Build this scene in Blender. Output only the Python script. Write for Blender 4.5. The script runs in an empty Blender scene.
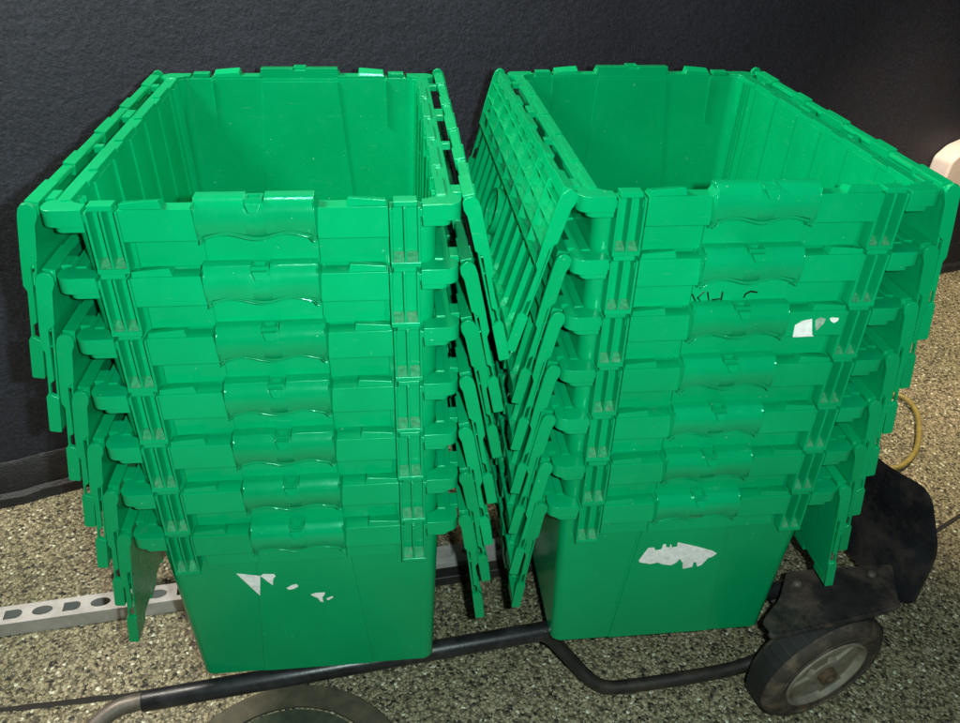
import bpy, bmesh, math, random
from mathutils import Vector, Matrix
R = math.radians
random.seed(7)
scn = bpy.context.scene
COL = scn.collection

# ------------------------------------------------------------------ camera, world, lamps, exposure
cam_d = bpy.data.cameras.new('camera')
cam = bpy.data.objects.new('camera', cam_d)
COL.objects.link(cam)
cr = Vector((0.99399567, -0.10661107, 0.02463102))
cu = Vector((0.03683219, 0.53797579, 0.84215523))
cf = Vector((0.10303396, 0.83619144, -0.53867233))
m = Matrix((cr, cu, -cf)).transposed().to_4x4()
m.translation = Vector((0.1305, -0.7407, 1.0283))
cam.matrix_world = m
cam_d.sensor_fit = 'HORIZONTAL'
cam_d.sensor_width = 36
cam_d.lens = 802.4 / 960 * 36
cam_d.clip_start = 0.02
cam_d.clip_end = 100
scn.camera = cam

world = bpy.data.worlds.new('World')
scn.world = world
world.use_nodes = True
bg = world.node_tree.nodes['Background']
bg.inputs[0].default_value = (0.85, 0.95, 1.0, 1)
bg.inputs[1].default_value = 0.03

def lamp(name, kind, loc, energy, color, size, target=None):
    d = bpy.data.lights.new(name, kind)
    d.energy = energy
    d.color = color
    if kind == 'AREA':
        d.shape = 'DISK'
        d.size = size
    else:
        d.shadow_soft_size = size
    o = bpy.data.objects.new(name, d)
    COL.objects.link(o)
    o.location = loc
    if target is not None:
        o.rotation_euler = (Vector(target) - Vector(loc)).to_track_quat('-Z', 'Y').to_euler()
    return o

# the phone's flash, a hand's width right of the lens, and the lamp on the wall above the stacks
lamp('phone_flash', 'POINT', m.translation + cr * 0.050 + cu * 0.012, 52.0, (0.80, 1.0, 0.95), 0.008)
lamp('wall_lamp', 'POINT', (-1.05, 0.38, 1.75), 190.0, (1.0, 0.94, 0.82), 0.22)
lamp('second_wall_lamp', 'POINT', (0.26, 0.74, 1.55), 30.0, (1.0, 0.88, 0.66), 0.05)
sp_ = lamp('right_floor_fill', 'SPOT', (1.85, 0.85, 2.1), 230.0, (1.0, 0.82, 0.55), 0.05, (1.72, 0.92, -0.15))  # unseen spot added to warm the floor at the right
sp_.data.spot_size = R(46)
sp_.data.spot_blend = 0.7
lamp('overhead_fill', 'POINT', (-0.20, -0.45, 2.8), 14.0, (0.90, 1.0, 0.97), 0.025)  # unseen fill light added overhead to brighten the crate tops

scn.view_settings.view_transform = 'Standard'
scn.view_settings.look = 'None'
scn.view_settings.exposure = 0.0
scn.view_settings.gamma = 1.0

# ------------------------------------------------------------------ materials
def new_mat(name):
    mt = bpy.data.materials.new(name)
    mt.use_nodes = True
    nt = mt.node_tree
    b = nt.nodes['Principled BSDF']
    return mt, nt, b

def N(nt, t, **kw):
    n = nt.nodes.new(t)
    for k, v in kw.items():
        setattr(n, k, v)
    return n

def ramp(nt, stops, interp='LINEAR'):
    n = nt.nodes.new('ShaderNodeValToRGB')
    n.color_ramp.interpolation = interp
    e = n.color_ramp.elements
    while len(e) < len(stops):
        e.new(0.5)
    for el, (p, c) in zip(e, stops):
        el.position = p
        el.color = tuple(c) + (1,) if len(c) == 3 else c
    return n

def coords(nt, scale=1.0, world_space=False):
    if world_space:
        g = N(nt, 'ShaderNodeNewGeometry')
        return g.outputs['Position']
    t = N(nt, 'ShaderNodeTexCoord')
    return t.outputs['Object']

def noise(nt, co, scale, detail=4, rough=0.55):
    n = N(nt, 'ShaderNodeTexNoise')
    n.inputs['Scale'].default_value = scale
    n.inputs['Detail'].default_value = detail
    n.inputs['Roughness'].default_value = rough
    nt.links.new(co, n.inputs['Vector'])
    return n

def mixc(nt, fac, a, b, mode='MIX'):
    n = N(nt, 'ShaderNodeMix', data_type='RGBA', blend_type=mode)
    L = nt.links
    for sock, v in ((n.inputs[0], fac), (n.inputs[6], a), (n.inputs[7], b)):
        if hasattr(v, 'is_linked'):
            L.new(v, sock)
        elif isinstance(v, (int, float)):
            sock.default_value = v
        else:
            sock.default_value = tuple(v) + (1,)
    return n.outputs[2]

def bump(nt, h, strength, dist):
    n = N(nt, 'ShaderNodeBump')
    n.inputs['Strength'].default_value = strength
    n.inputs['Distance'].default_value = dist
    nt.links.new(h, n.inputs['Height'])
    return n

def green_mat(name, a, b, rough=(0.26, 0.46), spec=0.45, bstr=0.15):
    mt, nt, bs = new_mat(name)
    co = coords(nt, world_space=True)
    n1 = noise(nt, co, 9, 5)
    r1 = ramp(nt, [(0.3, a), (0.72, b)])
    nt.links.new(n1.outputs['Fac'], r1.inputs[0])
    # pale scuffs and dust
    n2 = noise(nt, co, 55, 8, 0.7)
    mp = N(nt, 'ShaderNodeMapping')
    mp.inputs['Scale'].default_value = (30, 30, 260)
    nt.links.new(co, mp.inputs['Vector'])
    n3 = noise(nt, mp.outputs[0], 1.0, 3, 0.6)
    r2 = ramp(nt, [(0.66, (0, 0, 0)), (0.80, (1, 1, 1))])
    nt.links.new(n3.outputs['Fac'], r2.inputs[0])
    r3 = ramp(nt, [(0.55, (0, 0, 0)), (0.85, (0.26, 0.26, 0.26))])
    nt.links.new(n2.outputs['Fac'], r3.inputs[0])
    c1 = mixc(nt, r3.outputs[0], r1.outputs[0], (0.03, 0.40, 0.19))
    f = N(nt, 'ShaderNodeMath', operation='MULTIPLY')
    nt.links.new(r2.outputs[0], f.inputs[0])
    f.inputs[1].default_value = 0.17
    c2 = mixc(nt, f.outputs[0], c1, (0.16, 0.46, 0.30))
    nt.links.new(c2, bs.inputs['Base Color'])
    rr = N(nt, 'ShaderNodeMapRange')
    rr.inputs['From Min'].default_value = 0.3
    rr.inputs['From Max'].default_value = 0.7
    rr.inputs['To Min'].default_value = rough[0]
    rr.inputs['To Max'].default_value = rough[1]
    nt.links.new(n2.outputs['Fac'], rr.inputs['Value'])
    nt.links.new(rr.outputs[0], bs.inputs['Roughness'])
    n4 = noise(nt, co, 420, 2)
    n5 = noise(nt, co, 26, 3)
    ad = N(nt, 'ShaderNodeMath', operation='MULTIPLY_ADD')
    nt.links.new(n5.outputs['Fac'], ad.inputs[0])
    ad.inputs[1].default_value = 4.0
    nt.links.new(n4.outputs['Fac'], ad.inputs[2])
    bm_ = bump(nt, ad.outputs[0], bstr, 0.0006)
    nt.links.new(bm_.outputs[0], bs.inputs['Normal'])
    bs.inputs['Specular IOR Level'].default_value = spec
    bs.inputs['Specular Tint'].default_value = (0.42, 1.0, 0.80, 1)
    # sparse pale nicks
    n9 = noise(nt, co, 210, 2, 0.4)
    r9 = ramp(nt, [(0.765, (0, 0, 0)), (0.79, (0.5, 0.5, 0.5))])
    nt.links.new(n9.outputs['Fac'], r9.inputs[0])
    c3 = mixc(nt, r9.outputs[0], c2, (0.25, 0.62, 0.42))
    oi = N(nt, 'ShaderNodeObjectInfo')
    ro = ramp(nt, [(0.0, (0.86, 0.88, 0.86)), (1.0, (1.0, 1.05, 1.08))])
    nt.links.new(oi.outputs['Random'], ro.inputs[0])
    c3 = mixc(nt, 1.0, c3, ro.outputs[0], 'MULTIPLY')
    nt.links.new(c3, bs.inputs['Base Color'])
    return mt

M_GREEN = green_mat('green_plastic', (0.0, 0.305, 0.106), (0.0, 0.355, 0.128), (0.13, 0.24))
M_GRIP = green_mat('glossy_green_grip', (0.0, 0.285, 0.102), (0.0, 0.335, 0.122), (0.12, 0.20), 0.9, 0.08)
M_LID = green_mat('green_lid_plastic', (0.0, 0.30, 0.102), (0.0, 0.36, 0.124), (0.16, 0.32))

def simple(name, col, rough, metal=0.0, nscale=40, var=0.25, bumps=0.2, bdist=0.001, dirt=None, dirtamt=0.5):
    mt, nt, bs = new_mat(name)
    co = coords(nt, world_space=True)
    n = noise(nt, co, nscale, 6, 0.6)
    lo = tuple(c * (1 - var) for c in col)
    hi = tuple(min(1, c * (1 + var)) for c in col)
    r = ramp(nt, [(0.3, lo), (0.7, hi)])
    nt.links.new(n.outputs['Fac'], r.inputs[0])
    out = r.outputs[0]
    if dirt:
        n2 = noise(nt, co, nscale * 0.6, 8, 0.7)
        r2 = ramp(nt, [(0.48, (0, 0, 0)), (0.66, (dirtamt,) * 3)])
        nt.links.new(n2.outputs['Fac'], r2.inputs[0])
        out = mixc(nt, r2.outputs[0], out, dirt)
    nt.links.new(out, bs.inputs['Base Color'])
    rr = N(nt, 'ShaderNodeMapRange')
    rr.inputs['To Min'].default_value = max(0.05, rough - 0.12)
    rr.inputs['To Max'].default_value = min(1, rough + 0.12)
    nt.links.new(n.outputs['Fac'], rr.inputs['Value'])
    nt.links.new(rr.outputs[0], bs.inputs['Roughness'])
    bs.inputs['Metallic'].default_value = metal
    n3 = noise(nt, co, nscale * 8, 4)
    b = bump(nt, n3.outputs['Fac'], bumps, bdist)
    nt.links.new(b.outputs[0], bs.inputs['Normal'])
    return mt

M_SLEEVE = simple('black_foam_sleeve', (0.012, 0.012, 0.014), 0.36, nscale=30, var=0.4, dirt=(0.05, 0.05, 0.055), dirtamt=0.5)
M_STEEL = simple('worn_grey_steel', (0.15, 0.125, 0.105), 0.45, 0.35, nscale=60, dirt=(0.07, 0.045, 0.03))
M_BLACKPAINT = simple('black_painted_steel', (0.018, 0.016, 0.015), 0.5, nscale=35, var=0.4, dirt=(0.07, 0.05, 0.035), dirtamt=0.55)
M_PLATE = simple('scratched_black_plate', (0.014, 0.014, 0.017), 0.36, nscale=16, var=0.5, dirt=(0.075, 0.055, 0.048), dirtamt=0.7, bumps=0.35, bdist=0.002)
M_FENDER = simple('muddy_black_plastic', (0.018, 0.017, 0.017), 0.5, nscale=26, var=0.4, dirt=(0.13, 0.09, 0.07), dirtamt=0.6)
M_RUBBER = simple('dusty_rubber', (0.040, 0.030, 0.024), 0.8, nscale=30, var=0.4, dirt=(0.20, 0.14, 0.095), dirtamt=0.75)
M_TREAD = simple('black_tread', (0.010, 0.010, 0.010), 0.7, nscale=40, var=0.4)
M_RIM = simple('muddy_grey_rim', (0.21, 0.185, 0.145), 0.7, nscale=40, var=0.3, dirt=(0.15, 0.09, 0.045), dirtamt=0.8)
M_RUST = simple('rusty_hub', (0.085, 0.052, 0.03), 0.8, nscale=80, var=0.4)
M_DARKHOLE = simple('dark_bore', (0.02, 0.012, 0.008), 0.9)
M_ALU = simple('dull_aluminium', (0.55, 0.52, 0.50), 0.45, 0.25, nscale=30, var=0.12, dirt=(0.35, 0.31, 0.28), dirtamt=0.5)
M_LABEL = simple('torn_paper_label', (0.86, 0.82, 0.80), 0.8, nscale=160, var=0.12, dirt=(0.45, 0.47, 0.42), dirtamt=0.5)
M_RESIDUE = simple('grey_glue_residue', (0.30, 0.42, 0.33), 0.8, nscale=200, var=0.3)
M_INK = simple('black_marker_ink', (0.004, 0.010, 0.006), 0.4)
M_DIRT = simple('dried_mud', (0.02, 0.27, 0.11), 0.9, nscale=200, var=0.4, dirt=(0.17, 0.24, 0.16), dirtamt=0.45)
M_PINK = simple('pale_pink_plastic', (0.95, 0.78, 0.72), 0.5, nscale=30, var=0.05)
M_STRAP = simple('yellow_rubber_hose', (0.27, 0.21, 0.055), 0.5, nscale=60, var=0.25)
M_COVER = simple('brown_iron_cover', (0.085, 0.070, 0.045), 0.75, nscale=50, var=0.35, dirt=(0.05, 0.055, 0.035), dirtamt=0.6)
M_COVER2 = simple('mossy_cover_middle', (0.045, 0.055, 0.032), 0.8, nscale=70, var=0.35)

def wall_mat():
    mt, nt, bs = new_mat('dark_rough_render')
    co = coords(nt, world_space=True)
    n0 = noise(nt, co, 2.2, 5, 0.6)
    r = ramp(nt, [(0.3, (0.017, 0.018, 0.030)), (0.7, (0.027, 0.029, 0.046))])
    nt.links.new(n0.outputs['Fac'], r.inputs[0])
    n1 = noise(nt, co, 42, 6, 0.7)
    n2 = noise(nt, co, 170, 5, 0.7)
    r1 = ramp(nt, [(0.40, (0.7, 0.7, 0.7)), (0.68, (1.7, 1.7, 1.75))])
    nt.links.new(n2.outputs['Fac'], r1.inputs[0])
    c = mixc(nt, 1.0, r.outputs[0], r1.outputs[0], 'MULTIPLY')
    # mottled reddish brown, stronger towards the right
    sp = N(nt, 'ShaderNodeSeparateXYZ')
    nt.links.new(co, sp.inputs[0])
    g = N(nt, 'ShaderNodeMapRange')
    g.inputs['From Min'].default_value = 0.9
    g.inputs['From Max'].default_value = 1.9
    nt.links.new(sp.outputs['X'], g.inputs['Value'])
    n5 = noise(nt, co, 14, 6, 0.7)
    r5 = ramp(nt, [(0.42, (0, 0, 0)), (0.62, (0.35, 0.35, 0.35))])
    nt.links.new(n5.outputs['Fac'], r5.inputs[0])
    mm = N(nt, 'ShaderNodeMath', operation='MULTIPLY')
    nt.links.new(g.outputs[0], mm.inputs[0])
    nt.links.new(r5.outputs[0], mm.inputs[1])
    c = mixc(nt, mm.outputs[0], c, (0.045, 0.022, 0.014))
    nt.links.new(c, bs.inputs['Base Color'])
    bs.inputs['Roughness'].default_value = 0.62
    ad = N(nt, 'ShaderNodeMath', operation='MULTIPLY_ADD')
    nt.links.new(n1.outputs['Fac'], ad.inputs[0])
    ad.inputs[1].default_value = 2.4
    nt.links.new(n2.outputs['Fac'], ad.inputs[2])
    b = bump(nt, ad.outputs[0], 0.50, 0.0036)
    nt.links.new(b.outputs[0], bs.inputs['Normal'])
    return mt

def floor_mat():
    mt, nt, bs = new_mat('exposed_pebble_concrete')
    co = coords(nt, world_space=True)
    wrp = noise(nt, co, 120, 2)
    va = N(nt, 'ShaderNodeVectorMath', operation='MULTIPLY_ADD')
    nt.links.new(wrp.outputs['Color'], va.inputs[0])
    va.inputs[1].default_value = (0.0075, 0.0075, 0.0075)
    nt.links.new(co, va.inputs[2])
    def vor(scale, feature='F1'):
        v = N(nt, 'ShaderNodeTexVoronoi', feature=feature)
        v.inputs['Scale'].default_value = scale
        nt.links.new(va.outputs[0], v.inputs['Vector'])
        return v
    v1 = vor(185)
    v2 = vor(330)
    sep = N(nt, 'ShaderNodeSeparateColor')
    nt.links.new(v1.outputs['Color'], sep.inputs[0])
    cr_ = ramp(nt, [(0.0, (0.030, 0.026, 0.022)), (0.15, (0.10, 0.075, 0.05)), (0.30, (0.28, 0.22, 0.14)),
                    (0.5, (0.42, 0.34, 0.23)), (0.72, (0.33, 0.27, 0.18)), (0.86, (0.50, 0.42, 0.30)), (0.95, (0.80, 0.75, 0.62))], 'CONSTANT')
    nt.links.new(sep.outputs[0], cr_.inputs[0])
    sep2 = N(nt, 'ShaderNodeSeparateColor')
    nt.links.new(v2.outputs['Color'], sep2.inputs[0])
    cr2 = ramp(nt, [(0.0, (0.06, 0.05, 0.035)), (0.22, (0.24, 0.19, 0.12)), (0.5, (0.38, 0.31, 0.21)), (0.8, (0.50, 0.43, 0.31))], 'CONSTANT')
    nt.links.new(sep2.outputs[1], cr2.inputs[0])
    pick = ramp(nt, [(0.0, (0, 0, 0)), (0.55, (1, 1, 1))], 'CONSTANT')
    nt.links.new(sep.outputs[1], pick.inputs[0])
    c = mixc(nt, pick.outputs[0], cr_.outputs[0], cr2.outputs[0])
    # cement between the pebbles
    rd = ramp(nt, [(0.50, (0, 0, 0)), (0.72, (1, 1, 1))])
    nt.links.new(v1.outputs['Distance'], rd.inputs[0])
    f = N(nt, 'ShaderNodeMath', operation='MULTIPLY')
    nt.links.new(rd.outputs[0], f.inputs[0])
    f.inputs[1].default_value = 0.75
    c = mixc(nt, f.outputs[0], c, (0.10, 0.082, 0.055))
    # broad wear and green-grey staining
    nb = noise(nt, co, 3.2, 6, 0.65)
    rb = ramp(nt, [(0.36, (0.66, 0.74, 0.64)), (0.66, (1.02, 1.04, 0.98))])
    nt.links.new(nb.outputs['Fac'], rb.inputs[0])
    c = mixc(nt, 1.0, c, rb.outputs[0], 'MULTIPLY')
    nt.links.new(c, bs.inputs['Base Color'])
    rg = ramp(nt, [(0.0, (0.3, 0.3, 0.3)), (0.12, (0.62, 0.62, 0.62))])
    nt.links.new(sep.outputs[2], rg.inputs[0])
    nt.links.new(rg.outputs[0], bs.inputs['Roughness'])
    inv = N(nt, 'ShaderNodeMath', operation='SUBTRACT')
    inv.inputs[0].default_value = 1.0
    nt.links.new(v1.outputs['Distance'], inv.inputs[1])
    b = bump(nt, inv.outputs[0], 0.7, 0.004)
    nt.links.new(b.outputs[0], bs.inputs['Normal'])
    return mt
M_WALL = wall_mat()
M_FLOOR = floor_mat()
M_SKIRT = simple('dark_skirting_paint', (0.017, 0.017, 0.020), 0.55, nscale=24, var=0.3, dirt=(0.045, 0.040, 0.040), dirtamt=0.4, bdist=0.004, bumps=0.6)
M_JOINT = simple('dark_joint_filler', (0.016, 0.013, 0.010), 0.85, nscale=90, var=0.4)

# ------------------------------------------------------------------ mesh helpers
class MB:
    def __init__(self):
        self.bm = bmesh.new()
    def box(self, x0, x1, y0, y1, z0, z1, mi=0):
        vs = [self.bm.verts.new(c) for c in ((x0, y0, z0), (x1, y0, z0), (x1, y1, z0), (x0, y1, z0),
                                             (x0, y0, z1), (x1, y0, z1), (x1, y1, z1), (x0, y1, z1))]
        for f in ((3, 2, 1, 0), (4, 5, 6, 7), (0, 1, 5, 4), (1, 2, 6, 5), (2, 3, 7, 6), (3, 0, 4, 7)):
            self.bm.faces.new([vs[i] for i in f]).material_index = mi
        return vs
    def hexa(self, pts, mi=0):
        vs = [self.bm.verts.new(c) for c in pts]
        for f in ((3, 2, 1, 0), (4, 5, 6, 7), (0, 1, 5, 4), (1, 2, 6, 5), (2, 3, 7, 6), (3, 0, 4, 7)):
            self.bm.faces.new([vs[i] for i in f]).material_index = mi
    def prism(self, poly, fn, a, b, mi=0):
        """extrude a 2D outline between a and b; fn(p, q, t) gives the 3D point"""
        A = [self.bm.verts.new(fn(p[0], p[1], a)) for p in poly]
        B = [self.bm.verts.new(fn(p[0], p[1], b)) for p in poly]
        n = len(poly)
        for i in range(n):
            self.bm.faces.new((A[i], A[(i + 1) % n], B[(i + 1) % n], B[i])).material_index = mi
        self.bm.faces.new(A[::-1]).material_index = mi
        self.bm.faces.new(B).material_index = mi
    def loft(self, rings, close=True, caps=True, mi=0):
        RR = [[self.bm.verts.new(p) for p in r] for r in rings]
        n = len(RR[0])
        for a, b in zip(RR[:-1], RR[1:]):
            for i in range(n if close else n - 1):
                self.bm.faces.new((a[i], a[(i + 1) % n], b[(i + 1) % n], b[i])).material_index = mi
        if caps:
            self.bm.faces.new(RR[0][::-1]).material_index = mi
            self.bm.faces.new(RR[-1]).material_index = mi
    def tube(self, pts, r, seg=14, mi=0, caps=True):
        pts = [Vector(p) for p in pts]
        rings = []
        up = Vector((0, 0, 1))
        for i, p in enumerate(pts):
            d = (pts[min(i + 1, len(pts) - 1)] - pts[max(i - 1, 0)]).normalized()
            a = d.cross(up)
            if a.length < 0.05:
                a = d.cross(Vector((0, 1, 0)))
            a.normalize()
            b = a.cross(d).normalized()
            rr = r[i] if isinstance(r, (list, tuple)) else r
            rings.append([p + (a * math.cos(t) + b * math.sin(t)) * rr for t in (2 * math.pi * k / seg for k in range(seg))])
        self.loft(rings, True, caps, mi)
    def revolve(self, prof, c, ax, seg=48, mi=0):
        """profile (radius, offset along axis) turned about axis ax at c"""
        ax = Vector(ax).normalized()
        a = ax.orthogonal().normalized()
        b = ax.cross(a)
        c = Vector(c)
        cols = []
        for k in range(seg):
            t = 2 * math.pi * k / seg
            d = a * math.cos(t) + b * math.sin(t)
            cols.append([self.bm.verts.new(c + ax * h + d * rr) for rr, h in prof])
        for k in range(seg):
            A, B = cols[k], cols[(k + 1) % seg]
            for i in range(len(prof) - 1):
                self.bm.faces.new((A[i], A[i + 1], B[i + 1], B[i])).material_index = mi
    def mirror_x(self):
        for v in self.bm.verts:
            v.co.x = -v.co.x
        bmesh.ops.reverse_faces(self.bm, faces=self.bm.faces)
    def build(self, name, mats, parent=None, bevel=0.0, smooth=True, seg=2, weld=False, recalc=True):
        if weld:
            bmesh.ops.remove_doubles(self.bm, verts=self.bm.verts, dist=1e-6)
        if recalc:
            bmesh.ops.recalc_face_normals(self.bm, faces=self.bm.faces)
        me = bpy.data.meshes.new(name)
        self.bm.to_mesh(me)
        self.bm.free()
        if not isinstance(mats, (list, tuple)):
            mats = [mats]
        for mt in mats:
            me.materials.append(mt)
        if smooth:
            me.polygons.foreach_set('use_smooth', [True] * len(me.polygons))
            try:
                me.set_sharp_from_angle(angle=R(35))
            except Exception:
                pass
        o = bpy.data.objects.new(name, me)
        COL.objects.link(o)
        if parent:
            o.parent = parent
        if bevel > 0:
            bv = o.modifiers.new('bevel', 'BEVEL')
            bv.width = bevel
            bv.segments = seg
            bv.limit_method = 'ANGLE'
            bv.angle_limit = R(40)
            bv.harden_normals = True
        return o

def tag(o, label=None, cat=None, group=None, kind=None):
    for k, v in (('label', label), ('category', cat), ('group', group), ('kind', kind)):
        if v:
            o[k] = v
    return o

def empty(name, loc=(0, 0, 0), rz=0.0):
    o = bpy.data.objects.new(name, None)
    o.empty_display_size = 0.05
    COL.objects.link(o)
    o.location = loc
    o.rotation_euler = (0, 0, rz)
    return o

FLOOR = -0.15
# ------------------------------------------------------------------ setting
b = MB()
n = 2
b.bm.faces.new([b.bm.verts.new(c) for c in ((-12, -12, FLOOR), (14, -12, FLOOR), (14, 12, FLOOR), (-12, 12, FLOOR))])
g = b.build('floor', M_FLOOR, smooth=False)
tag(g, kind='structure')

# wall line: through (-0.62,0.64) and (2.04,1.57)
W0 = Vector((-0.62, 0.64, 0)); wa = math.atan2(0.93, 2.66)
wdir = Vector((math.cos(wa), math.sin(wa), 0)); wn = Vector((-math.sin(wa), math.cos(wa), 0))
wall = empty('wall', (W0.x, W0.y, FLOOR), wa)
tag(wall, 'dark blue-grey rough rendered wall behind the two stacks', 'wall')
b = MB(); b.box(-5, 7, 0, 0.2, -0.05, 2.6)
b.build('rendered_face', M_WALL, wall, bevel=0.004)
b = MB()
# a skirting with a worn, slightly wavy top edge and a low kerb at its foot
import itertools
xs = [-5 + i * 0.04 for i in range(301)]
rings = []
for x in xs:
    w = 0.002 * math.sin(x * 37) + 0.0015 * math.sin(x * 91 + 1)
    rings.append([(x, 0.01, -0.02), (x, -0.022 + w, -0.02), (x, -0.019 + w, 0.022 + w), (x, -0.010, 0.030 + w),
                  (x, -0.008, 0.092 + w), (x, -0.003, 0.100 + w), (x, 0.01, 0.102)])
b.loft(rings)
b.build('skirting', M_SKIRT, wall)

# joint in the floor slab
def jpt(x):
    return Vector((x, 0.113 + 0.045 * (x + 0.52), FLOOR))
b = MB()
rings = []
for i in range(0, 46):
    x = -1.3 + i * 0.024
    p = jpt(x)
    w = 0.0040 + 0.0012 * math.sin(i * 1.7) + 0.0030 * random.random()
    rings.append([(p.x, p.y - w, FLOOR + 0.001), (p.x, p.y + w, FLOOR + 0.001), (p.x, p.y + w * .6, FLOOR + 0.0016), (p.x, p.y - w * .6, FLOOR + 0.0016)])
b.loft(rings)
rings = []
for i in range(0, 60):
    x = 1.12 + i * 0.024
    p = Vector((x, 0.367 + 0.50 * (x - 1.234), FLOOR))
    w = 0.0045 + 0.0012 * random.random()
    rings.append([(p.x, p.y - w, FLOOR + 0.001), (p.x, p.y + w, FLOOR + 0.001), (p.x, p.y + w * .6, FLOOR + 0.0016), (p.x, p.y - w * .6, FLOOR + 0.0016)])
b.loft(rings)
tag(b.build('floor_joint', M_JOINT), kind='structure')

# ------------------------------------------------------------------ the crate
W, D, H, S = 0.20, 0.5436, 0.3111, 0.0705   # half width, depth, height, nesting step

def body_hw(z):   # half width of the body at height z
    return 0.1675 + (0.1770 - 0.1675) * z / H
def body_y(z):    # front wall position at height z
    return 0.0345 - 0.0165 * z / H

def rr_ring(hw, y0, y1, z, r, k=5):
    pts = []
    for cx, cy, a0 in ((hw - r, y1 - r, 0), (-hw + r, y1 - r, 90), (-hw + r, y0 + r, 180), (hw - r, y0 + r, 270)):
        for i in range(k + 1):
            a = R(a0 + 90 * i / k)
            pts.append((cx + r * math.cos(a), cy + r * math.sin(a), z))
    return pts

def make_body(parent):
    b = MB()
    t = 0.0018
    outer = []
    for z in (0.0, 0.004, 0.1, 0.2, H - 0.004):
        i = 0.003 if z == 0 else 0
        outer.append(rr_ring(body_hw(z) - i, body_y(z) + i, D - body_y(z) - i, z, 0.016))
    inner = []
    for z in (H - 0.004, 0.2, 0.1, 0.005):
        inner.append(rr_ring(body_hw(z) - t, body_y(z) + t, D - body_y(z) - t, z, 0.0145))
    b.loft(outer + inner, True, True)
    # raised middle panels, outside on the front end and inside on the back end
    def wallpt(x, z, off, back):
        y = body_y(z)
        return (x, D - y - off, z) if back else (x, y - off, z)
    for back in (False, True):
        for (o0, o1) in (((-0.002, 0.0030),) if not back else ((0.0016, 0.0034),)):
            z0, z1 = 0.006, H - 0.008
            a0, a1 = 0.079, 0.056
            b.hexa([wallpt(-a0, z0, o0, back), wallpt(a0, z0, o0, back), wallpt(a0, z0, o1, back), wallpt(-a0, z0, o1, back),
                    wallpt(-a1, z1, o0, back), wallpt(a1, z1, o0, back), wallpt(a1, z1, o1, back), wallpt(-a1, z1, o1, back)])
    # inside the front wall too
    # vertical ribs inside both long walls
    def rib(sx, y, w, h, z0=0.008, z1=H - 0.006):
        x0, x1 = body_hw(z0) - t, body_hw(z1) - t
        P = []
        for z, x in ((z0, x0), (z1, x1)):
            P += [(sx * (x + 0.001), y - w, z), (sx * (x - h), y - w * 0.6, z), (sx * (x - h), y + w * 0.6, z), (sx * (x + 0.001), y + w, z)]
        if sx < 0:
            P = [P[i] for i in (3, 2, 1, 0, 7, 6, 5, 4)]
        b.hexa(P)
    for sx in (-1, 1):
        for k in range(6):
            rib(sx, 0.095 + k * 0.071, 0.0016, 0.0022)
        # broad slats: alternate bays stand a little proud
        for k in (0, 2, 4):
            rib(sx, 0.095 + (k + 0.5) * 0.071, 0.0352, 0.0011)
        for yy in (0.048, 0.056, D - 0.048, D - 0.058, D - 0.070):
            rib(sx, yy, 0.0018, 0.0035)
    # seams inside the ends near the corners
    for x in (-0.128, 0.128):
        z0, z1 = H - 0.075, H - 0.006
        b.hexa([(x - .0012, D - body_y(z0) - .004, z0), (x + .0012, D - body_y(z0) - .004, z0), (x + .0012, D - body_y(z0), z0), (x - .0012, D - body_y(z0), z0),
                (x - .0012, D - body_y(z1) - .004, z1), (x + .0012, D - body_y(z1) - .004, z1), (x + .0012, D - body_y(z1), z1), (x - .0012, D - body_y(z1), z1)])
    # outer fins under the long rims
    for sx in (-1, 1):
        for k in range(6):
            y = 0.11 + k * (D - 0.22) / 5
            x0, x1 = body_hw(H - .05) - .001, 0.1860
            b.prism([(x0, H - 0.062), (x0, H - 0.010), (x1, H - 0.010), (x1, H - 0.024)],
                    (lambda p, q, tt, s=sx: (s * p, tt, q)), y - 0.0014, y + 0.0014)
    return b.build('body', M_GREEN, parent, bevel=0.0007)

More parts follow.
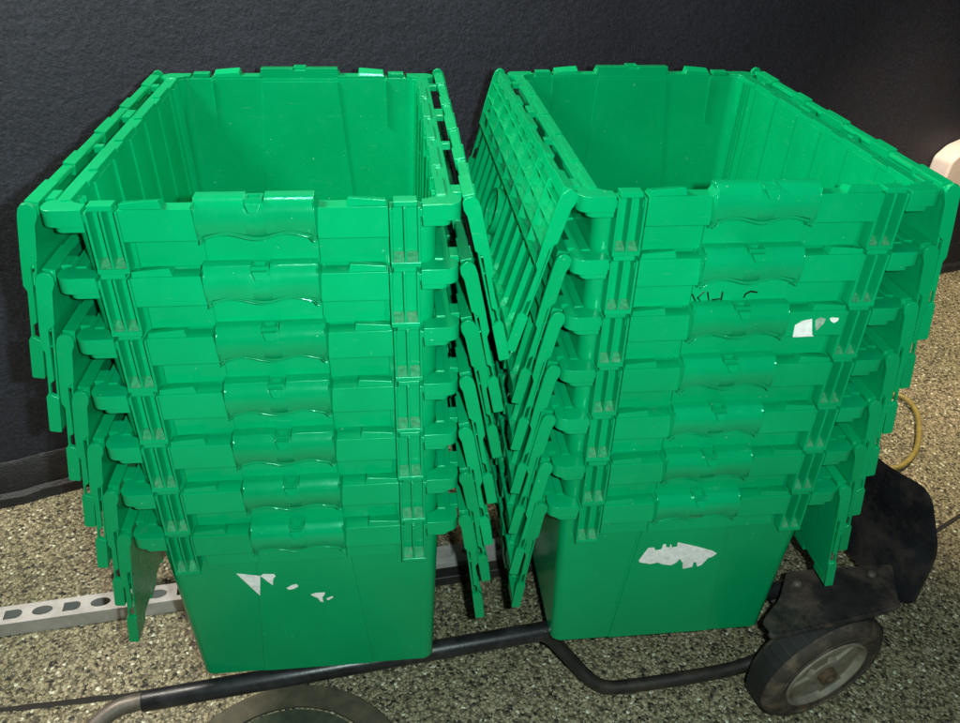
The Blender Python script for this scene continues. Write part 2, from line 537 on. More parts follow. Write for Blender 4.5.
def end_assembly(b, back):
    """rim of one end wall: corner flanges, slotted blocks, skirts and tabs (no grip)"""
    T = (lambda x, y, z: (x, D - y, z + H)) if back else (lambda x, y, z: (x, y, z + H))
    def box(x0, x1, y0, y1, z0, z1, mi=0):
        P = [T(x0, y0, z0), T(x1, y0, z0), T(x1, y1, z0), T(x0, y1, z0), T(x0, y0, z1), T(x1, y0, z1), T(x1, y1, z1), T(x0, y1, z1)]
        b.hexa(P, mi)
    wy = 0.0188      # where the wall stands behind the rim
    for s in (-1, 1):
        def sb(x0, x1, *a, mi=0):
            lo, hi = sorted((s * x0, s * x1))
            box(lo, hi, *a, mi=mi)
        # corner flange with rounded outer corner
        pts = [(0.1600, 0.0015), (0.186, 0.0015)]
        for i in range(1, 7):
            a = R(-90 + 15 * i)
            pts.append((0.186 + 0.0135 * math.cos(a), 0.015 + 0.0135 * math.sin(a)))
        pts += [(0.1995, 0.0235), (0.1935, 0.0300), (0.1768, 0.0340), (0.1725, 0.0245), (0.1640, 0.0196), (0.1600, 0.0190)]
        b.prism(pts, lambda p, q, t: T(s * p, q, t), -0.0175, -0.0002)
        # stepped, rounded underside
        pts = [(0.1605, 0.0030), (0.180, 0.0030)]
        for i in range(1, 6):
            a = R(-90 + 18 * i)
            pts.append((0.180 + 0.009 * math.cos(a), 0.012 + 0.009 * math.sin(a)))
        pts += [(0.189, 0.024), (0.186, 0.0290), (0.1768, 0.0335), (0.1725, 0.0245), (0.1640, 0.0196), (0.1605, 0.0190)]
        b.prism(pts, lambda p, q, t: T(s * p, q, t), -0.0235, -0.0170)
        # slotted block: back, three ribs, foot
        sb(0.1285, 0.1590, 0.0180, 0.0194, -0.0660, -0.0030)
        for x in (0.1288, 0.1428, 0.1568):
            b.hexa([T(s * (x - .0013), .0022, -.0655), T(s * (x + .0013), .0022, -.0655), T(s * (x + .0017), .019, -.0655), T(s * (x - .0017), .019, -.0655),
                    T(s * (x - .0013), .0010, -.0025), T(s * (x + .0013), .0010, -.0025), T(s * (x + .0017), .019, -.0025), T(s * (x - .0017), .019, -.0025)])
        sb(0.1276, 0.1583, 0.0012, wy, -0.0672, -0.0618)
        # dirt packed in the slot feet
        for x0, x1 in ((0.1300, 0.1416), (0.1440, 0.1556)):
            b.hexa([T(s * x0, .0024, -.0617), T(s * x1, .0024, -.0617), T(s * x1, .0178, -.0617), T(s * x0, .0178, -.0617),
                    T(s * x0, .0110, -.0585), T(s * x1, .0110, -.0585), T(s * x1, .0175, -.0560), T(s * x0 , .0175, -.0560)], 1)
        # cap over the slots, with notches either side
        sb(0.1318, 0.1552, 0.0035, wy, -0.0028, 0.0030)
        sb(0.1270, 0.1312, 0.0045, wy - .0004, -0.0140, -0.0060)
        sb(0.1560, 0.1606, 0.0045, wy - .0004, -0.0140, -0.0058)
        # short plate linking to the crate below
        sb(0.1335, 0.1500, 0.0045, wy, -0.0705, -0.0668)
        # skirt
        sb(0.0570, 0.1268, 0.0, wy + .0004, -0.0330, -0.0004)
        # lower wall plate
        sb(0.0560, 0.1215, 0.0160, 0.0206, -0.0668, -0.0325)
        # raised slanted tab on the skirt
        b.hexa([T(s * 0.0860, .0015, -.0006), T(s * 0.1255, .0015, -.0006), T(s * 0.1255, .0185, -.0006), T(s * 0.0860, .0185, -.0006),
                T(s * 0.0885, .0018, .0085), T(s * 0.1248, .0018, .0055), T(s * 0.1248, .0175, .0022), T(s * 0.0885, .0175, .0042)])
    # wall plate behind the grip
    box(-0.0558, 0.0558, 0.0150, 0.0208, -0.0670, -0.0300)

def make_rim(parent):
    b = MB()
    for back in (False, True):
        end_assembly(b, back)
    rnd = random.Random(3)
    for s in (-1, 1):
        def sb(x0, x1, y0, y1, z0, z1):
            lo, hi = sorted((s * x0, s * x1))
            b.box(lo, hi, y0, y1, H + z0, H + z1)
        sb(0.1755, 0.1915, 0.0245, D - 0.0245, -0.0050, -0.0012)
        sb(0.1880, 0.1918, 0.0240, D - 0.0240, -0.0190, -0.0018)
        # jagged inner lip and hinge lugs
        y = 0.026
        k = 0
        while y < D - 0.06:
            L = (0.052, 0.036, 0.070, 0.030)[k % 4]
            if k % 2 == 0:
                sb(0.1752, 0.1850, y, y + L, -0.0060, 0.0012)
            else:
                sb(0.1742, 0.1800, y + .002, y + L - .002, -0.0060, -0.0002)
            if k % 3 == 0:
                sb(0.1912, 0.2015, y + .006, y + L * 0.55, -0.0070, 0.0006)
            y += L
            k += 1
    return b.build('rim', [M_GREEN, M_DIRT], parent, bevel=0.0008)

def make_grip(parent, back):
    b = MB()
    T = (lambda x, y, z: (x, D - y, z + H)) if back else (lambda x, y, z: (x, y, z + H))
    def wave(x):
        return 0.0030 * math.cos((abs(x) - 0.030) / 0.030 * math.pi) + (-0.0035 if abs(x) > 0.052 else 0)
    def prof(x, top):
        w = wave(x)
        d = 0.0065
        return [(0.0185, top), (-d + .0100, top), (-d + .0088, top - .0008), (-d + .0046, top - .0050), (-d + .0022, top - .0085), (-d + .0008, top - .0122), (-d + .0001, top - .0165), (-d + .0000, top - .023),
                (-d + .0028, -0.0245 + w * .6), (-d + .0072, -0.0275 + w), (0.0010, -0.0300 + w), (0.0080, -0.0325 + w), (0.0185, -0.0350)]
    def half(x0, x1, top0):
        nseg = 26
        rings = []
        for i in range(nseg + 1):
            x = x0 + (x1 - x0) * i / nseg
            rings.append([T(x, y, z) for y, z in prof(x, top0)])
        b.loft(rings)
    half(-0.0565, -0.0092, 0.0100)
    half(0.0092, 0.0565, 0.0100)
    half(-0.0094, 0.0094, 0.0072)
    b.tube([T(x, -.0040, -0.0283 + wave(x)) for x in [-.0555 + .111 * i / 40 for i in range(41)]], 0.0007, 6)
    # small latch loop in the middle notch
    for (x0, x1, y0, y1) in ((-.0088, .0088, -.0045, -.0015), (-.0088, .0088, .0080, .0110), (-.0088, -.0055, -.0018, .0082), (.0055, .0088, -.0018, .0082)):
        P = [T(x0, y0, .0066), T(x1, y0, .0066), T(x1, y1, .0066), T(x0, y1, .0066), T(x0, y0, .0108), T(x1, y0, .0108), T(x1, y1, .0108), T(x0, y1, .0108)]
        b.hexa(P)
    b.hexa([T(-.004, -.0135, .000), T(.004, -.0135, .000), T(.0035, -.009, .000), T(-.0035, -.009, .000),
            T(-.0075, -.0100, .0075), T(.0075, -.0100, .0075), T(.0075, -.006, .0075), T(-.0075, -.006, .0075)])
    # sloping cheeks where the grip meets the rim
    for s in (-1, 1):
        b.hexa([T(s * .0550, -.006, -.0260), T(s * .0578, .0006, -.0300), T(s * .0578, .016, -.0300), T(s * .0550, .016, -.0260),
                T(s * .0550, -.0055, .0070), T(s * .0600, .0010, .0010), T(s * .0600, .016, .0010), T(s * .0550, .016, .0085)])
    return b.build('handle', M_GRIP, parent, bevel=0.0006)

LU = 0.188
def make_lid(parent, s, short=False):
    """one half lid hanging from the long rim; local z down = along the lid, x outwards"""
    b = MB()
    y0, y1 = 0.004, D - 0.004
    def bx(w0, w1, ya, yb, u0, u1):
        b.box(w0, w1, ya, yb, -u1, -u0)
    bx(0.0015, 0.0038, y0 + .003, y1 - .003, 0.002, 0.178)
    # hinge knuckles
    b.tube([(0.004, y0 + .010, 0.000), (0.004, y1 - .010, 0.000)], 0.0042, 10)
    k = 0
    y = y0 + 0.012
    while y < y1 - 0.03:
        L = (0.058, 0.050, 0.040, 0.070)[k % 4]
        if k % 2 == 0:
            bx(-0.0015, 0.0110, y, y + L, -0.0062, 0.0070)
        else:
            bx(0.0010, 0.0105, y + .001, y + L - .001, -0.0038, 0.0060)
        y += L + 0.001
        k += 1
    # end ribs with the stepped profile
    prof = [(-0.0035, 0.004), (-0.0030, -0.003), (0.000, -0.0068), (0.005, -0.0085), (0.010, -0.0068), (0.0130, -0.0020), (0.0142, 0.006),
            (0.0146, 0.052), (0.0142, 0.0790), (0.0108, 0.0850), (0.0106, 0.136), (0.0134, 0.142), (0.0134, LU - .002), (0.0122, LU), (0.0015, LU), (0.0008, LU - .0015), (0.0008, 0.142), (0.0086, 0.138),
            (0.0086, 0.124), (0.0044, 0.120), (0.0060, 0.058), (-0.0006, 0.050), (-0.0012, 0.012)]
    for ya, yb in ((y0, y0 + .0055), (y1 - .0055, y1)):
        b.prism(prof, lambda p, q, t: (p, t, -q), ya, yb)
    # ribs along the hinge: three rows of small cells
    for u, hgt in ((0.014, .0125), (0.036, .0130), (0.060, .0135), (0.0790, .0148)):
        bx(0.003, hgt, y0 + .005, y1 - .005, u, u + 0.0018)
    n = 8
    for i in range(1, n):
        yy = y0 + (y1 - y0) * i / n
        bx(0.003, 0.0136, yy - .0010, yy + .0010, 0.005, 0.0795)
    # long ribs down to the lip
    m_ = 12
    for i in range(1, m_):
        yy = y0 + (y1 - y0) * i / m_
        if abs(yy - D / 2) < 0.030:
            bx(0.003, 0.0110, yy - .001, yy + .001, 0.078, 0.094)
            bx(0.003, 0.0110, yy - .001, yy + .001, 0.160, 0.176)
        else:
            b.hexa([(0.003, yy - .0035, -0.176), (0.0100, yy - .0010, -0.176), (0.0100, yy + .0010, -0.176), (0.003, yy + .0035, -0.176), (0.003, yy - .0035, -0.0805), (0.0100, yy - .0010, -0.0805), (0.0100, yy + .0010, -0.0805), (0.003, yy + .0035, -0.0805)])
    # ring in the middle
    for ro, ri, h in ((0.032, 0.029, 0.0115), (0.022, 0.0200, 0.0085)):
        b.revolve([(ri, 0), (ri, h), (ro, h), (ro, 0)], (0.003, D / 2, -0.127), (1, 0, 0), 36)
    # toothed lip
    k = 0
    y = y0 + 0.006
    while y < y1 - 0.02:
        L = (0.034, 0.034)[k % 2]
        if k % 2 == 0:
            b.hexa([(0.0012, y, -LU), (0.0125, y, -LU), (0.0125, y + L - .002, -LU), (0.0012, y + L - .002, -LU),
                    (0.0012, y, -0.172), (0.0142, y, -0.170), (0.0142, y + L - .002, -0.170), (0.0012, y + L - .002, -0.172)])
        else:
            bx(0.0020, 0.0132, y, y + L - .002, 0.170, 0.1765)
        y += L
        k += 1
    if s < 0:
        b.mirror_x()
    o = b.build('lid', M_LID, parent, bevel=0.0007)
    o.location = (s * 0.2035, 0, H - 0.003)
    return o

def make_crate():
    root = empty('stacking_crate')
    make_body(root)
    make_rim(root)
    make_grip(root, False)
    make_grip(root, True)
    make_lid(root, -1)
    make_lid(root, 1)
    return root

def copy_tree(o, parent=None):
    c = o.copy()
    COL.objects.link(c)
    c.parent = parent
    for ch in list(o.children):
        copy_tree(ch, c)
    return c

proto = make_crate()
ORD = ['topmost', 'second from the top', 'third from the top', 'fourth from the top', 'third from the bottom', 'second from the bottom', 'bottom']
LEFT_L = ['topmost green crate of the left stack, empty, its lids hanging open',
          'green crate second from the top of the left stack, nested under the topmost',
          'green crate third from the top of the left stack',
          'green crate in the middle of the left stack, three above and three below it',
          'green crate third from the bottom of the left stack',
          'green crate second from the bottom of the left stack',
          'bottom green crate of the left stack with torn white label scraps, resting on black rail']
RIGHT_L = ['topmost green crate of the right stack, empty, its ribbed lid hanging in the gap',
           'green crate second from the top of the right stack with black marker writing',
           'green crate third from the top of the right stack with torn white label at right',
           'green crate in the middle of the right stack, three above and three below it',
           'green crate third from the bottom of the right stack',
           'green crate second from the bottom of the right stack',
           'bottom green crate of the right stack with jagged torn white label, beside the wheel']
# lid angles in degrees: (left lid, right lid) per crate, top to bottom
TL = [(10.5, 12.0), (10.0, 11.5), (9.6, 11.0), (9.2, 10.4), (8.8, 9.6), (8.2, 8.8), (7.2, 6.5)]
TR = [(15.5, 8.5), (12.5, 8.3), (11.6, 8.1), (10.8, 7.9), (10.0, 7.7), (9.2, 7.5), (7.0, 7.2)]
RIGHT_O = Vector((0.5190, 0.0145, 0))
crates = {}
for st, (org, rz, labels, tilts) in enumerate(((Vector((0, 0, 0)), 0.0, LEFT_L, TL), (RIGHT_O, 0.0012, RIGHT_L, TR))):
    for k in range(7):
        o = proto if (st == 0 and k == 0) else copy_tree(proto)
        i = 6 - k
        jr = random.Random(st * 10 + k)
        o.location = (org.x + jr.uniform(-.0012, .0012), org.y + jr.uniform(-.0012, .0012), i * S)
        o.rotation_euler = (R(jr.uniform(-.15, .15)) if 0 < k < 6 else 0, R(jr.uniform(-.12, .12)) if 0 < k < 6 else 0, rz + R(jr.uniform(-.35, .35)))
        tag(o, labels[k], 'crate', 'green crates nested in two stacks')
        crates[(st, k)] = o
        lids = [c for c in o.children if c.name.startswith('lid')]
        for L_ in lids:
            if L_.location.x < 0:
                L_.rotation_euler = (R(jr.uniform(-.3, .3)), R(tilts[k][0] + jr.uniform(-.3, .5)), R(jr.uniform(-.25, .25)))
            else:
                L_.rotation_euler = (R(jr.uniform(-.3, .3)), -R(tilts[k][1] + jr.uniform(-.3, .3)), R(jr.uniform(-.25, .25)))

# torn labels and writing on the end walls (x across, z from the crate's own base)
def flat_patch(parent, name, polys, mat, wallf, thick=0.0004):
    b = MB()
    for poly in polys:
        A = [b.bm.verts.new((x, wallf(x, z) - thick, z)) for x, z in poly]
        B = [b.bm.verts.new((x, wallf(x, z) + 0.0002, z)) for x, z in poly]
        n = len(poly)
        b.bm.faces.new(A)
        for i in range(n):
            b.bm.faces.new((A[i], B[i], B[(i + 1) % n], A[(i + 1) % n]))
    return b.build(name, mat, parent, smooth=False)

def front_wall(x, z):
    y = body_y(z)
    a = 0.079 + (0.056 - 0.079) * (z - 0.006) / (H - 0.014)
    return y - (0.0030 if abs(x) < a + 0.0005 else 0.0)

LEFT_SCRAPS = [[[-0.0894, 0.2194], [-0.0591, 0.2153], [-0.0644, 0.1762], [-0.0813, 0.2034]], [[-0.0587, 0.2153], [-0.0549, 0.219], [-0.041, 0.217], [-0.0396, 0.2131], [-0.0434, 0.2079], [-0.0451, 0.1953], [-0.0519, 0.2049]], [[-0.0282, 0.1876], [-0.0209, 0.1929], [-0.0141, 0.1943], [-0.0122, 0.1899], [-0.0188, 0.1852], [-0.0257, 0.1844]], [[0.0025, 0.1714], [0.0091, 0.1738], [0.0217, 0.1734], [0.0199, 0.1675], [0.0171, 0.1647], [0.0178, 0.1537], [0.0138, 0.1557], [0.0111, 0.1632], [0.0047, 0.1681]], [[0.0227, 0.161], [0.0308, 0.1648], [0.0316, 0.1622], [0.0254, 0.1576], [0.023, 0.1579]]]
RIGHT_SCRAP = [[[-0.0571, 0.1813], [-0.0516, 0.1961], [-0.0471, 0.2073], [-0.039, 0.2079], [-0.0352, 0.2011], [-0.0273, 0.203], [-0.0263, 0.2132], [-0.0227, 0.2129], [-0.0206, 0.2063], [-0.016, 0.2059], [-0.0155, 0.2136], [-0.0123, 0.2055], [-0.0052, 0.2062], [-0.0055, 0.2153], [0.0019, 0.2126], [0.0255, 0.2035], [0.0498, 0.1926], [0.057, 0.1867], [0.0515, 0.18], [0.0454, 0.1779], [0.0389, 0.1637], [0.0329, 0.161], [0.029, 0.1714], [0.0254, 0.1704], [0.0254, 0.1609], [0.0119, 0.1581], [0.0096, 0.1705], [0.0031, 0.1805], [-0.0001, 0.1727], [-0.0075, 0.1675], [-0.0201, 0.1706], [-0.0283, 0.1754], [-0.0389, 0.1732], [-0.0543, 0.1778]]]
THIRD = [[[0.0695, 0.2775], [0.0683, 0.2934], [0.076, 0.2992], [0.0869, 0.3012], [0.0923, 0.2803], [0.0948, 0.2778]], [[0.0915, 0.2996], [0.0971, 0.3028], [0.1036, 0.3006], [0.1028, 0.2952], [0.0962, 0.2853], [0.0934, 0.2905]], [[0.1082, 0.301], [0.111, 0.3024], [0.1193, 0.3013], [0.1188, 0.2976], [0.115, 0.2948], [0.1105, 0.2975]]]
WRITING = [[[-0.0558, 0.2598], [-0.0482, 0.2468]], [[-0.0417, 0.2626], [-0.0484, 0.2545], [-0.0411, 0.2466]], [[-0.038, 0.2618], [-0.0334, 0.2463]], [[-0.0204, 0.2613], [-0.0198, 0.2459]], [[-0.0314, 0.2514], [-0.021, 0.2524]], [[0.0213, 0.2593], [0.0127, 0.2609], [0.0074, 0.2578], [0.0061, 0.2528], [0.0132, 0.2474], [0.0116, 0.2435]]]

BL, BR, R3, R2 = crates[(0, 6)], crates[(1, 6)], crates[(1, 2)], crates[(1, 1)]
for poly in LEFT_SCRAPS:
    flat_patch(BL, 'torn_label', [poly], M_LABEL, front_wall)
flat_patch(BR, 'torn_label', RIGHT_SCRAP, M_LABEL, front_wall)
skirt_f = lambda x, z: 0.0
flat_patch(R3, 'torn_label', [THIRD[0]], M_LABEL, skirt_f)
flat_patch(R3, 'label_residue', THIRD[1:2], M_RESIDUE, skirt_f)
flat_patch(R3, 'torn_label', THIRD[2:], M_LABEL, skirt_f)
for strokes in (WRITING[0:2], WRITING[2:5], [WRITING[5][:4]]):
    b = MB()
    for st_ in strokes:
        b.tube([(x, 0.0148, z) for x, z in st_], [0.0011] + [0.0013] * (len(st_) - 2) + [0.0009], 6)
    for v in b.bm.verts:
        v.co.y = 0.0150 - (0.0150 - v.co.y) * 0.2 - 0.0002
    b.build('handwritten_letter', M_INK, R2)

# ------------------------------------------------------------------ the hand truck lying on its back
truck = empty('hand_truck', (0.3, 0.12, FLOOR))
tag(truck, 'black hand truck lying flat under both crate stacks, its wheels at the right', 'hand truck')
def wp(p):      # world to truck coordinates
    return Vector(p) - Vector((0.3, 0.12, FLOOR))
def smooth_path(pts, n=8):
    P = [Vector(p) for p in pts]
    P = [P[0] * 2 - P[1]] + P + [P[-1] * 2 - P[-2]]
    out = []
    for i in range(1, len(P) - 2):
        for k in range(n):
            t = k / n
            a, b_, c, d = P[i - 1], P[i], P[i + 1], P[i + 2]
            out.append(0.5 * ((2 * b_) + (-a + c) * t + (2 * a - 5 * b_ + 4 * c - d) * t * t + (-a + 3 * b_ - 3 * c + d) * t ** 3))
    out.append(P[-2])
    return out
RT = 0.0150
def rail(x, off=0.0):
    return (x, 0.0445 + 0.12 * x + off, -0.0185)
b = MB()
b.tube([wp(p) for p in smooth_path([(-0.40, -0.16, -0.128), (-0.372, -0.085, -0.085), (-0.335, -0.030, -0.045), (-0.295, 0.002, -0.023), rail(-0.262), rail(-0.20), rail(0.0), rail(0.4), rail(0.8), rail(0.915)])], 0.0125, 16)
b.build('side_rail', M_STEEL, truck)
b = MB()
b.tube([wp(p) for p in smooth_path([(-0.40, 0.36, -0.128), (-0.36, 0.36, -0.09), (-0.30, 0.35, -0.03), rail(-0.22, 0.33), rail(0.0, 0.33), rail(0.4, 0.33), rail(0.8, 0.33), rail(0.915, 0.33)])], 0.0125, 16)
b.build('side_rail', M_BLACKPAINT, truck)
b = MB()
b.tube([wp(rail(x)) for x in (-0.252, -0.25, 0.0, 0.36, 0.90)], [0.0142, RT, RT, RT, 0.0145], 20)
b.build('grip_sleeve', M_SLEEVE, truck)
b = MB()
b.tube([wp(p) for p in smooth_path([rail(0.335), (0.362, 0.083, -0.038), (0.395, 0.068, -0.076), (0.425, 0.052, -0.105), (0.452, 0.045, -0.1175), (0.50, 0.046, -0.1195), (0.60, 0.052, -0.117), (0.70, 0.062, -0.108), (0.80, 0.078, -0.060)])], 0.0112, 14)
b.build('axle_brace', M_BLACKPAINT, truck)
b = MB()
b.tube([wp(p) for p in smooth_path([rail(0.335, .33), (0.395, 0.40, -0.076), (0.452, 0.405, -0.1175), (0.60, 0.42, -0.117), (0.80, 0.43, -0.060)])], 0.0112, 14)
b.build('axle_brace', M_BLACKPAINT, truck)
b = MB()
P0, P1 = Vector((0.06, 0.305, -0.136)), Vector((0.90, 0.394, -0.136))
dd = (P1 - P0).normalized(); pp = Vector((-dd.y, dd.x, 0))
b.hexa([wp(P0 - pp * .013 + Vector((0, 0, -.012))), wp(P1 - pp * .013 + Vector((0, 0, -.012))), wp(P1 + pp * .013 + Vector((0, 0, -.012))), wp(P0 + pp * .013 + Vector((0, 0, -.012))),
        wp(P0 - pp * .013 + Vector((0, 0, .010))), wp(P1 - pp * .013 + Vector((0, 0, .010))), wp(P1 + pp * .013 + Vector((0, 0, .010))), wp(P0 + pp * .013 + Vector((0, 0, .010)))])
b.build('black_strip', M_BLACKPAINT, truck, bevel=0.003)  # flat black strip near the floor, in front of the perforated bar
rd = Vector((0.993, 0.12, 0)).normalized()      # along the rails
rn = Vector((-rd.y, rd.x, 0))                   # across
WC = Vector((0.777, -0.020, -0.0405))            # centre of the near wheel's outer face
b = MB()
b.tube([wp(WC + rn * 0.01), wp(WC + rn * 0.46)], 0.008, 12)
b.build('axle', M_STEEL, truck)
LEAN, YAW = R(4), R(8)
rl = ((Matrix.Rotation(YAW, 3, 'Z') @ rn) * math.cos(LEAN) + Vector((0, 0, math.sin(LEAN)))).normalized()
wd = rl.cross(Vector((0, 0, 1))).normalized()
rv = wd.cross(rl).normalized()
def wheel(center):
    pr_tyre = []
    w = 0.060
    # tread profile
    prof = [(0.072, 0.004), (0.082, 0.0015), (0.093, 0.000), (0.102, 0.003), (0.1095, 0.010), (0.1125, 0.018), (0.1125, w - .018), (0.1095, w - .010), (0.102, w - .003), (0.093, w), (0.072, w - .004)]
    b = MB()
    b.revolve(prof, wp(center), rl, 72)
    t = b.build('tyre', M_RUBBER, truck)
    # black tread band with cut grooves, a sub-part of the tyre
    b = MB()
    ax = rl
    for k in range(44):
        a0 = 2 * math.pi * k / 44
        a1 = a0 + 2 * math.pi / 44 * 0.94
        pts = []
        for h in (0.013, w - 0.013):
            for a, rr in ((a0, .1120), (a1, .1120), (a1, .1138), (a0, .1138)):
                pts.append(wp(center) + ax * h + (wd * math.cos(a) + rv * math.sin(a)) * rr)
        b.hexa(pts)
    b.build('tread', M_TREAD, t)
    # sidewall ring
    b = MB()
    b.revolve([(0.086, 0.0015), (0.0875, -0.0012), (0.0895, -0.0012), (0.091, 0.0010)], wp(center), rl, 72)
    b.build('sidewall_bead', M_RUBBER, t)
    b = MB()
    b.revolve([(0.0735, 0.006), (0.0730, 0.001), (0.0690, 0.0005), (0.0660, 0.004), (0.0640, 0.011), (0.0300, 0.013), (0.0270, 0.006), (0.0180, 0.004), (0.0150, 0.005), (0.0140, 0.012), (0.0090, 0.012)], wp(center), rl, 56)
    r_ = b.build('rim', M_RIM, truck)
    b = MB()
    for k in range(4):
        a = math.pi / 2 * k + 0.55
        d = wd * math.cos(a) + rv * math.sin(a)
        e = wd * -math.sin(a) + rv * math.cos(a)
        pts = []
        for h in (0.0150, 0.0075):
            for u, v in ((0.022, -0.010), (0.062, -0.021), (0.062, 0.021), (0.022, 0.010)):
                pts.append(wp(center) + rl * h + d * u + e * v)
        b.hexa([pts[i] for i in (0, 1, 2, 3, 4, 5, 6, 7)])
    b.build('web', M_RIM, r_, bevel=0.001)
    b = MB()
    b.revolve([(0.0145, 0.013), (0.0145, -0.004), (0.0125, -0.006), (0.0078, -0.006), (0.0078, 0.008), (0.0001, 0.008)], wp(center), rl, 24)
    b.build('hub', M_RUST, r_)
wheel(WC)
wheel(WC + rn * 0.43)

# fender plate over the near wheel, with a rolled front lip
def rounded_poly(pts, r, k=5):
    out = []
    n = len(pts)
    for i in range(n):
        p0, p1, p2 = Vector(pts[i - 1]), Vector(pts[i]), Vector(pts[(i + 1) % n])
        a = (p0 - p1).normalized()
        c = (p2 - p1).normalized()
        for j in range(k + 1):
            t = j / k
            q = (1 - t) ** 2 * (p1 + a * r) + 2 * t * (1 - t) * p1 + t * t * (p1 + c * r)
            out.append((q.x, q.y))
    return out
b = MB()
FP = rounded_poly([(0.660, -0.028), (0.872, 0.009), (0.906, 0.088), (0.730, 0.088), (0.695, 0.036), (0.650, -0.004)], 0.009)
b.prism(FP, lambda p, q, t: wp((p, q, t)), 0.0765, 0.0800)
b.tube([wp(p) for p in smooth_path([(0.656, -0.020, 0.0765), (0.668, -0.0265, 0.0755), (0.77, -0.0095, 0.0745), (0.862, 0.0065, 0.0755), (0.876, 0.018, 0.077)])], 0.0042, 8)
b.build('fender', M_FENDER, truck, bevel=0.001)
for bx_, by_ in ((0.735, 0.062), (0.862, 0.070)):
    b = MB()
    b.revolve([(0.0001, 0.0050), (0.0040, 0.0048), (0.0062, 0.0032), (0.0070, 0.0)], wp((bx_, by_, 0.0800)), (0, 0, 1), 16)
    b.build('bolt', M_STEEL, truck)
# toe plate standing upright at the right end
b = MB()
def toe(q, zz, t):
    P = Vector((0.925, 0.07, 0)) + rn * (q) + rd * t
    P.x += zz * 0.02 + 0.9 * (q - 0.13) ** 2 - 0.10 * max(0, zz - 0.12)
    return wp((P.x, P.y, zz))
TP = rounded_poly([(-0.005, -0.03), (-0.010, 0.130), (0.030, 0.225), (0.125, 0.200), (0.36, 0.200), (0.40, 0.10), (0.39, -0.03)], 0.030, 6)
tq0, tq1 = -0.012, 0.402
def t_lo(q): return -0.03
def t_hi(q):
    best = -0.02
    for (a0, b0), (a1, b1) in zip(TP, TP[1:] + TP[:1]):
        if abs(a1 - a0) > 1e-6 and min(a0, a1) <= q <= max(a0, a1):
            best = max(best, b0 + (b1 - b0) * (q - a0) / (a1 - a0))
    return best
qs = [-0.0095, -0.0085, -0.006, -0.002, 0.004, 0.012, 0.020, 0.030, 0.042] + [0.055 + 0.0235 * i for i in range(15)]
rings = []
for q in qs:
    hi = max(t_hi(q), 0.09); lo = -0.004 + 0.020 * max(0.0, 1 - (q + 0.0095) / 0.03)
    nz = 10
    rings.append([toe(q, lo + (hi - lo) * k / nz, 0.0) for k in range(nz + 1)] + [toe(q, lo + (hi - lo) * k / nz, 0.007) for k in range(nz, -1, -1)])
b.loft(rings)
b.build('toe_plate', M_PLATE, truck)

# ------------------------------------------------------------------ perforated bar
bar = empty('perforated_bar', (-0.325, 0.3065, -0.1200))
bdir = math.atan2(0.105, 1.0)
bar.rotation_euler = (0, 0, bdir)
tag(bar, 'silver perforated metal bar lying on the floor behind the black rail', 'metal bar')
# channel section, top web pierced with alternating round and D-shaped holes
x0b, x1b = -0.60, 1.16
hw_ = 0.0205
cu_ = bpy.data.curves.new('web_outline', 'CURVE')
cu_.dimensions = '2D'
cu_.fill_mode = 'BOTH'
cu_.extrude = 0.001
def spl(pts):
    s_ = cu_.splines.new('POLY')
    s_.points.add(len(pts) - 1)
    for p, q in zip(s_.points, pts):
        p.co = (q[0], q[1], 0, 1)
    s_.use_cyclic_u = True
spl([(x0b, -hw_), (x1b, -hw_), (x1b, hw_), (x0b, hw_)])
x = x0b + 0.02
k = 0
while x < x1b - 0.03:
    r_h = 0.0100
    if k % 2 == 0:
        pts = [(x + 0.014 + 0.0170 * math.cos(a), r_h * math.sin(a)) for a in (2 * math.pi * i / 20 for i in range(20))]
    else:
        pts = [(x, -r_h), (x + 0.019, -r_h)] + [(x + 0.019 + 0.010 * math.cos(a), r_h * math.sin(a)) for a in (-math.pi / 2 + math.pi * i / 8 for i in range(1, 8))] + [(x + 0.019, r_h), (x, r_h)]
    spl(pts)
    x += 0.0480
    k += 1
co_ = bpy.data.objects.new('tmp_outline', cu_)
COL.objects.link(co_)
dg = bpy.context.evaluated_depsgraph_get()
me = bpy.data.meshes.new_from_object(co_.evaluated_get(dg))
bpy.data.objects.remove(co_)
me.name = 'pierced_web'
me.materials.clear(); me.materials.append(M_ALU)
web = bpy.data.objects.new('pierced_web', me)
COL.objects.link(web); web.parent = bar; web.location = (0, 0, -0.0012)
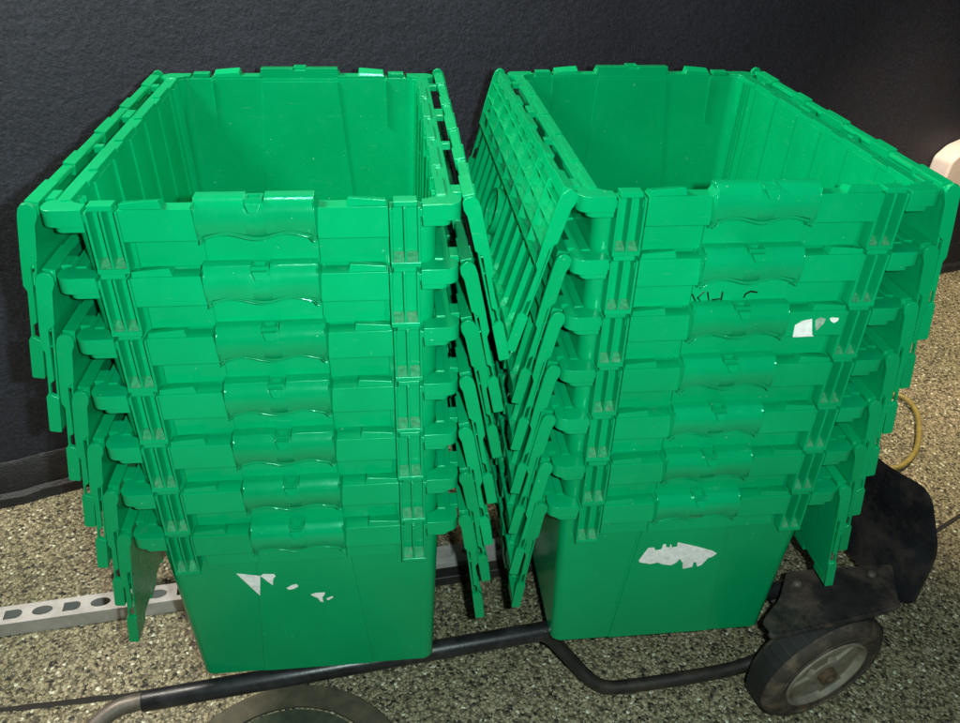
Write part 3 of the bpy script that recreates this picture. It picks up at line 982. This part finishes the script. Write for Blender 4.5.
for yy in (-hw_ + 0.0010, hw_ - 0.0010):
    b = MB()
    b.box(x0b, x1b, yy - 0.0011, yy + 0.0011, -0.030, -0.0024)
    b.build('flange', M_ALU, bar, bevel=0.0004)

# ------------------------------------------------------------------ small things round about
# pale box on the far wall
P = Vector((1.835, 1.495, 0.262)) - wn * 0.03
box_o = empty('wall_box', P, wa)
tag(box_o, 'pale pink rounded plastic box on the dark wall beyond the right stack', 'box')
b = MB()
pl = rounded_poly([(-0.085, -0.045), (-0.078, 0.020), (-0.035, 0.050), (0.045, 0.068), (0.105, 0.02), (0.11, -0.075), (-0.04, -0.075)], 0.012)
b.prism(pl, lambda p, q, t: (p, t, q), -0.035, 0.032)
b.build('cover', M_PINK, box_o, bevel=0.008, seg=4)
b = MB()
b.box(-0.030, 0.020, -0.0362, -0.0345, 0.000, 0.0055)
b.box(-0.006, 0.006, -0.0366, -0.0345, -0.016, -0.0104)
b.build('slot', M_DARKHOLE, box_o)

# yellow loop of hose on the floor
b = MB()
loop = [(1.18, 0.62), (1.20, 0.565), (1.262, 0.560), (1.335, 0.615), (1.395, 0.700), (1.430, 0.775), (1.425, 0.830), (1.370, 0.845), (1.30, 0.83)]
b.tube(smooth_path([(x, y, FLOOR + 0.011 + 0.002 * math.sin(i)) for i, (x, y) in enumerate(loop)]), 0.0064, 12)
tag(b.build('hose', M_STRAP), 'loop of dull yellow hose lying on the floor beyond the right stack', 'hose')

# round cover set in the floor at the bottom
cv = empty('drain_cover', (-0.055, -0.075, FLOOR))
tag(cv, 'round brown drain cover in the floor in front of the left stack', 'drain cover')
b = MB()
b.revolve([(0.150, 0.0), (0.1495, 0.0055), (0.187, 0.0065), (0.190, 0.003), (0.191, 0.0)], (0, 0, 0), (0, 0, 1), 72)
b.build('outer_ring', M_COVER, cv)
b = MB()
b.revolve([(0.0001, 0.0035), (0.140, 0.0042), (0.1445, 0.0042), (0.1455, 0.0005)], (0, 0, 0), (0, 0, 1), 72)
b.build('lid_disc', M_COVER2, cv)
